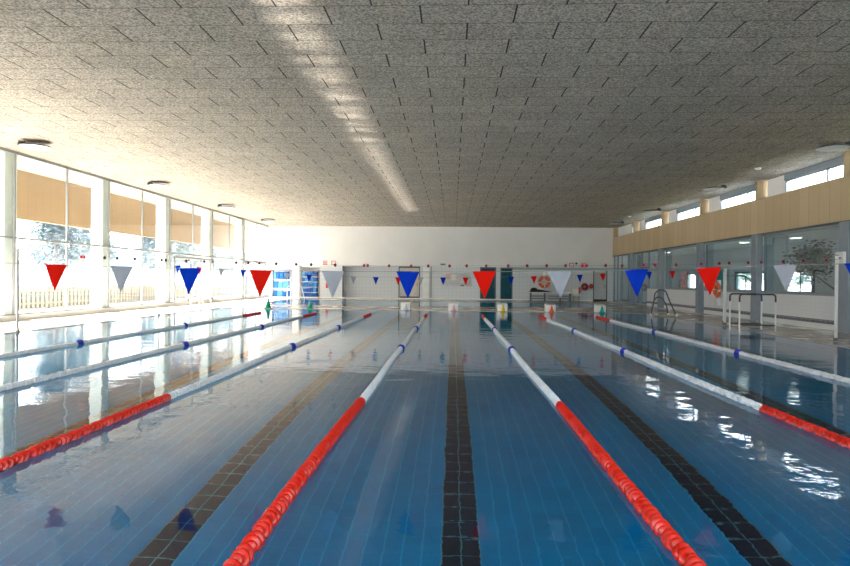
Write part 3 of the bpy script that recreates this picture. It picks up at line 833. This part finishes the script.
for z in (-.3, -.6):
    bm = bmesh.new(); box(bm, -.40, -.28, -.25, .3, z, z+.03); obj('tread', bm, M['steel'], t)
bm = bmesh.new(); box(bm, -.25, .55, -.25, .3, .0, .04); obj('landing_mat', bm, mat('olive_mat', (.42, .40, .28), .8), t)
t = thing('pool_ladder', 'white curved pool ladder at the small far pool, left side', 'ladder', (-11.85, 45.8, .012))
for y in (-.3, .3):
    bm = bmesh.new(); tube(bm, arc([(-.3+y*.4, y, 0), (-.3+y*.4, y, .9), (.1+y*.4, y, 1.25), (.4+y*.4, y, .9), (.62+y*.4, y, 0)], 6), .035, 10); obj('side_rail', bm, M['whitegloss'], t)
# lifeguard step ladder by the left glass doors
t = thing('step_ladder', 'white folding step ladder standing before the left glass doors', 'ladder', (-14.4, 34.9, .012))
for y in (-.9, .9):
    for x in (-.25, .25):
        bm = bmesh.new(); tube(bm, [(x, y, 0), (x*.6, y*.08, 1.85)], .022, 8); obj('leg', bm, M['white'] if y < 0 else M['steel'], t)
for k in range(1, 6):
    f = k/6.; bm = bmesh.new(); yy = -.9*(1-f*.92); xx = .25*(1-f*.4); box(bm, -xx, xx, yy-.05, yy+.05, 1.85*f-.01, 1.85*f+.015); obj('tread', bm, M['white'], t)
obj('top_platform', bx(-.18, .18, -.12, .12, 1.85, 1.89), M['white'], t)

# ------------------------------------------------------------------ starting blocks and cones
def block(x, m, label):
    t = thing('starting_block', label, 'starting block', (x, PY1+.35, .012), 0, 'starting blocks at the far pool end')
    bm = bmesh.new(); vs = box(bm, -.25, .25, -.25, .25, .0, .41)
    for v in vs:
        if v.co.y < 0 and v.co.z > .2: v.co.z -= .05
    obj('body', bm, M['whitegloss'], t, .015)
    bm = bmesh.new(); lathe(bm, [(0, .34), (.03, .33), (.06, .2), (.1, .06), (.14, .02), (.14, 0), (0, 0)], 16, (.02, -.40, 0)); obj('marker_cone', bm, M[m], t)
block(-2.40, 'lilac', 'white starting block with lilac marker, below the near blue pennant')
block(.05, 'pink', 'white starting block with pink marker at the centre lane line')
block(2.56, 'yellow', 'white starting block with yellow marker cone')
block(5.0, 'orange', 'white starting block with orange marker cone')
block(7.52, 'teal', 'white starting block with teal marker cone')
def cone(x, y, h, label):
    t = thing('marker_cone', label, 'cone', (x, y, .012))
    bm = bmesh.new(); lathe(bm, [(0, h), (.035, h-.01), (.05, h*.75), (.13, .04), (0, .04)], 18); obj('cone_body', bm, M['green'], t)
    obj('cone_base', bx(-.17, .17, -.17, .17, 0, .04), M['green'], t, .01)
cone(-9.57, PY1+.05+.15, .52, 'green cone at far left pool corner, before the pale blue rack')
cone(-7.40, PY1+.35, .42, 'green cone on far pool edge before the dense blue rack')

# ------------------------------------------------------------------ ceiling fixtures
def fixture(loc, flip, label, rz=0.):
    t = thing('ceiling_lamp', label, 'ceiling lamp', loc, rz, 'disc lamps hung below the ceiling along the sides')
    bm = bmesh.new(); lathe(bm, [(0, 0), (.10, 0), (.10, -.03), (0, -.03)], 16); obj('mounting_plate', bm, M['framed'], t)
    s = -1 if flip else 1
    bm = bmesh.new(); tube(bm, [(0, 0, -.03), (0, 0, -.10), (.45*s, 0, -.13)], .035, 8); obj('arm', bm, M['darksteel'], t)
    bm = bmesh.new(); lathe(bm, [(0, -.09), (.2, -.10), (.42, -.14), (.46, -.17), (.46, -.185)], 30, (.45*s, 0, 0)); sh = obj('shade', bm, M['darksteel'], t)
    bm = bmesh.new(); lathe(bm, [(.45, -.18), (.40, -.205), (.2, -.22), (0, -.225)], 30, (.45*s, 0, 0)); obj('diffuser', bm, M['lampd'], t)
    bm = bmesh.new(); box(bm, -.08, .10, -.09, .09, -.14, -.04); obj('ballast_box', bm, M['framed'], t)
for x, y, fl, lb in [(-13.9, 19.35, 0, 'disc lamp under ceiling at left, nearest the camera'), (-13.8, 27.6, 0, 'second disc lamp along the left ceiling edge'), (-13.8, 36.0, 0, 'third disc lamp along the left ceiling edge'), (-13.9, 44.6, 0, 'farthest disc lamp on the left near the far wall'),
                     (12.0, 19.45, 1, 'disc lamp under ceiling at right, nearest the camera'), (11.9, 27.9, 1, 'second disc lamp along the right ceiling edge'), (12.0, 36.8, 1, 'third disc lamp along the right ceiling edge'), (12.0, 44.6, 1, 'farthest disc lamp on the right near the far wall')]:
    fixture((x, y, H), fl, lb)
for x, y, lb in [(11.41, 23.8, 'small white smoke detector near the second right disc lamp'), (11.55, 41.2, 'small white smoke detector near the far right lamp'), (-13.8, 23.7, 'small white smoke detector between the left disc lamps')]:
    t = thing('smoke_detector', lb, 'smoke detector', (x, y, H))
    bm = bmesh.new(); lathe(bm, [(0, 0), (.13, 0), (.13, -.03), (0, -.03)], 20); obj('base', bm, M['whitegloss'], t)
    bm = bmesh.new(); lathe(bm, [(.10, -.03), (.09, -.06), (.05, -.075), (0, -.075)], 20); obj('sensor', bm, M['white'], t)

# ------------------------------------------------------------------ outside
struct('ground', bx(-140, XW0, -60, 140, -.35, -.05), M['ground'])
struct('ground_right', bx(RX+.3, 90, -60, 140, -.35, -.05), M['grass'])
t = thing('slatted_fence', 'pale wooden picket fence outside the left glazing', 'fence', (-20.2, 0, -.05))
bm = bmesh.new(); y = -5.
rnd = random.Random(2)
while y < 75:
    h = 1.12+rnd.uniform(-.03, .03); box(bm, -.015, .015, y, y+.19, 0, h); y += .33+rnd.uniform(-.03, .03)
obj('slats', bm, M['fence'], t)
for z in (.25, .85):
    bm = bmesh.new(); box(bm, -.05, -.015, -5, 75, z, z+.08); obj('rail', bm, M['fence'], t)
for i in range(26):
    bm = bmesh.new(); box(bm, -.13, -.05, -5+i*3.2, -4.9+i*3.2, 0, 1.1); obj('post', bm, M['bark'], t)

# clipped hedge close behind the fence, wooded slope in the distance
bm = bmesh.new(); rnd = random.Random(11); rows = []
for i in range(161):
    yy = -5+i*.5
    rows.append([bm.verts.new((x+rnd.uniform(-.08, .08), yy+rnd.uniform(-.1, .1), z+(rnd.uniform(-.12, .12) if z > 0 else 0))) for x, z in ((-22., 0), (-22., .5), (-21.8, .95), (-21.2, .98), (-21., .5), (-21., 0))])
for a, b in zip(rows, rows[1:]):
    for k in range(5): bm.faces.new((a[k], a[k+1], b[k+1], b[k]))
bm.faces.new(rows[0]); bm.faces.new(list(reversed(rows[-1])))
o = obj('hedge', bm, mat('hedge_leaves', (.07, .09, .08), .9, noise=(7., .6)), None, 0, (0, 0, -.06)); tag(o, 'low dark hedge growing behind the pale picket fence', 'hedge'); o['kind'] = 'stuff'
bm = bmesh.new(); grd = []
for i in range(71):
    yy = -60+i*4; row = []
    for j in range(7):
        f = j/6; hgt = (7+2.5*math.sin(yy*.045)+1.5*math.sin(yy*.13+1))*math.sin(f*PI/2)
        row.append(bm.verts.new((-62-f*30+rnd.uniform(-.8, .8), yy, hgt-.06+(rnd.uniform(-.9, .9) if j else 0))))
    grd.append(row)
for a, b in zip(grd, grd[1:]):
    for k in range(6): bm.faces.new((a[k], a[k+1], b[k+1], b[k]))
struct('hillside', bm, M['terrain'])

def tree_meshes(seed, h, spread, nleaf, leaf, ls):
    rnd = random.Random(seed)
    bm = bmesh.new(); tips = []
    tube(bm, [(0, 0, -.1), (.05, .05, h*.35), (-.08, .02, h*.7), (0, 0, h*.97)], [.16, .12, .07, .015], 8)
    for i in range(26):
        z0 = h*rnd.uniform(.28, .92); a = rnd.uniform(0, 2*PI); L = spread*(1.15-z0/h)*rnd.uniform(.6, 1.1)
        e = Vector((math.cos(a)*L, math.sin(a)*L, z0+L*rnd.uniform(.3, .9)))
        mid = Vector((math.cos(a)*L*.5, math.sin(a)*L*.5, z0+L*.35)); tube(bm, [(0, 0, z0), mid, e], [.045, .03, .01], 5)
        tips += [e, (mid+e)/2, mid]
    tr = mesh('trunk', bm, M['bark'])
    bm = bmesh.new()
    for i in range(nleaf):
        c = rnd.choice(tips) + Vector((rnd.gauss(0, .38), rnd.gauss(0, .38), rnd.gauss(0, .32)))
        R = Matrix.Rotation(rnd.uniform(0, 2*PI), 3, 'Z') @ Matrix.Rotation(rnd.uniform(0, PI), 3, 'X'); s = ls*rnd.uniform(.6, 1.3)
        vs = [bm.verts.new(c+R @ Vector(q)*s) for q in ((-1, 0, 0), (0, -.5, .08), (1, 0, 0), (0, .5, .08))]; bm.faces.new(vs)
    return tr, mesh('foliage', bm, leaf)
tA = tree_meshes(1, 8.5, 2.3, 4200, M['leaf'], .13)
tB = tree_meshes(2, 7., 2.6, 5200, M['leafb'], .13)
spots = [(-33, 34, 0), (-27, 41, 1), (-30, 49, 0), (-26, 56, 0), (-50, 45, 1), (-29, 66, 1), (-38, 58, 0), (-27, 76, 0), (-31, 28, 1), (-36, 72, 1), (-32, 88, 0), (-26, 94, 1), (-40, 38, 0), (-42, 49, 1), (-24.8, 62, 0), (-28, 20, 0), (-34, 12, 1), (-44, 66, 0), (-46, 80, 1), (-38, 98, 0)]
for i, (x, y, k) in enumerate(spots):
    t = thing('tree', ['sparse pale tree beyond the fence outside the left glazing', 'bushier blue green tree beyond the fence outside the left glazing'][k], 'tree', (x, y, -.05), i*1.3, 'pale trees beyond the fence' if k == 0 else 'bushier trees beyond the fence')
    a, b = (tA, tB)[k]; s = .85+.3*((i*7) % 5)/5
    for nm, me in (('trunk', a), ('foliage', b)):
        o = obj(nm, me, None, t); o.scale = (s, s, s)
spots = [(24, 30, 1), (26, 37, 0), (23, 44, 1), (25, 52, 0), (29, 33, 0), (28, 48, 1), (24, 12, 1), (27, 60, 1)]
for i, (x, y, k) in enumerate(spots):
    t = thing('tree', 'leafy tree outside behind the windows of the right side room', 'tree', (x, y, -.05), i*1.7, 'trees behind the right side room')
    a, b = (tA, tB)[k]
    for nm, me in (('trunk', a), ('foliage', b)):
        o = obj(nm, me, None, t); o.scale = (.8, .8, .62)
# indoor tree behind the right glass
rnd = random.Random(9)
t = thing('potted_tree', 'dark leafy tree seen through the right inner glass', 'tree', (14.9, 26.4, .01))
bm = bmesh.new(); lathe(bm, [(0, 0), (.28, 0), (.36, .5), (.38, .52), (.34, .52), (.32, .46), (0, .44)], 20); obj('pot', bm, M['terracotta'], t)
bm = bmesh.new(); tube(bm, [(0, 0, .4), (.04, .03, 1.4), (0, 0, 2.6)], [.05, .04, .02], 8)
for i in range(14):
    a = rnd.uniform(0, 2*PI); L = rnd.uniform(.6, 1.4); tube(bm, [(0, 0, 1.6+i*.06), (.3*math.cos(a), L*.5*math.sin(a), 2.1+i*.05), (.5*math.cos(a), L*math.sin(a), 2.1+rnd.uniform(-.1, .9))], [.02, .015, .006], 5)
obj('trunk', bm, M['bark'], t)
bm = bmesh.new()
for i in range(2000):
    c = Vector((max(-.6, min(.6, rnd.gauss(0, .28))), max(-1.3, min(1.3, rnd.gauss(0, .58))), 2.55+rnd.gauss(0, .30)))
    R = Matrix.Rotation(rnd.uniform(0, 2*PI), 3, 'Z') @ Matrix.Rotation(rnd.uniform(0, PI), 3, 'X'); s = rnd.uniform(.05, .1)
    vs = [bm.verts.new(c+R @ Vector(q)*s) for q in ((-1, 0, 0), (0, -.5, .1), (1, 0, 0), (0, .5, .1))]; bm.faces.new(vs)
obj('foliage', bm, M['leafd'], t)

# ------------------------------------------------------------------ light
w = bpy.data.worlds.new('world'); sc.world = w; w.use_nodes = True
g = G(w); bg = g.N['Background']
tc = g.N.new('ShaderNodeTexCoord'); sx = g.N.new('ShaderNodeSeparateXYZ'); g.L.new(tc.outputs['Generated'], sx.inputs[0])
f = g.ramp(sx.outputs[2], 0., .8)
cl = g.ramp(g.noise(tc.outputs['Generated'], 2.5, 5.), .4, .65)
sky = g.mix(f, (.96, .97, .97), (.50, .74, 1.))
g.L.new(g.mix(g.math('MULTIPLY', cl, .6), sky, (1., 1., 1.)), bg.inputs['Color'])
bg.inputs['Strength'].default_value = 3.2

SUN_EL = math.radians(33.)
sd = Vector((math.cos(SUN_EL)*.985, math.cos(SUN_EL)*-.17, -math.sin(SUN_EL)))
L = bpy.data.lights.new('sun', 'SUN'); L.energy = 27.; L.angle = math.radians(1.); L.color = (1., .93, .84)
so = bpy.data.objects.new('sun', L); col.objects.link(so); so.rotation_euler = sd.to_track_quat('-Z', 'Y').to_euler()

def portal(loc, sx_, sy_, d):
    L = bpy.data.lights.new('window_portal', 'AREA'); L.shape = 'RECTANGLE'; L.size = sx_; L.size_y = sy_; L.cycles.is_portal = True
    o = bpy.data.objects.new('window_portal', L); col.objects.link(o); o.location = loc
    o.rotation_euler = Vector(d).to_track_quat('-Z', 'Z').to_euler(); return o
o = portal((XL-.8, (YB+YF)/2, 2.1), 3.8, YF-YB, (1, 0, 0))
o.rotation_euler = (0, -PI/2, 0)
o = portal((-1., YB-.4, 2.55), 24., 3.5, (0, 1, 0)); o.rotation_euler = (PI/2, 0, 0)

# area lamp added over the water, standing in for sunlight bounced to the ceiling
L = bpy.data.lights.new('added_glint_lamp', 'AREA'); L.shape = 'RECTANGLE'; L.size = .12; L.size_y = 30.; L.spread = math.radians(3.6); L.color = (1., .93, .84); L.energy = 60.
L.use_nodes = True; g = G(L); em = g.N['Emission']
p, xyz = g.pos()
st = g.ramp(g.noise(g.comb(0., xyz[1], 0.), 2.6, 5., .85), .46, .64, 0., 1.4)
g.L.new(g.math('POWER', st, 1.6), em.inputs['Strength'])
o = bpy.data.objects.new('added_glint_lamp', L); col.objects.link(o); o.location = (-11.8, 24., .06)
dz = Vector((9.1, 0, 5.85)).normalized(); yv = Vector((0, 1, 0)); xv = yv.cross(-dz)
o.rotation_euler = Matrix((xv, yv, -dz)).transposed().to_euler()

# ------------------------------------------------------------------ camera
cam = bpy.data.cameras.new('camera'); cam.sensor_width = 36.; cam.lens = 619./850*36; cam.clip_end = 600.; cam.clip_start = .05
co = bpy.data.objects.new('camera', cam); col.objects.link(co); sc.camera = co
yaw, pit, rol = .0445, -.005, .01024
f0 = Vector((-math.sin(yaw), math.cos(yaw), 0)); r0 = Vector((math.cos(yaw), math.sin(yaw), 0)); u0 = Vector((0, 0, 1))
fw = f0*math.cos(pit)+u0*math.sin(pit); up = u0*math.cos(pit)-f0*math.sin(pit)
R_ = r0*math.cos(rol)+up*math.sin(rol); U_ = up*math.cos(rol)-r0*math.sin(rol)
co.matrix_world = Matrix.Translation((0, 0, 1.573)) @ Matrix((R_, U_, -fw)).transposed().to_4x4()

vs = sc.view_settings; vs.view_transform = 'Standard'; vs.look = 'None'; vs.gamma = 1.; vs.exposure = 1.75; vs.use_curve_mapping = False
cy = sc.cycles
cy.max_bounces = 10; cy.diffuse_bounces = 5; cy.glossy_bounces = 6; cy.transmission_bounces = 8; cy.transparent_max_bounces = 16
cy.sample_clamp_indirect = 8.; cy.use_denoising = True; cy.blur_glossy = .5
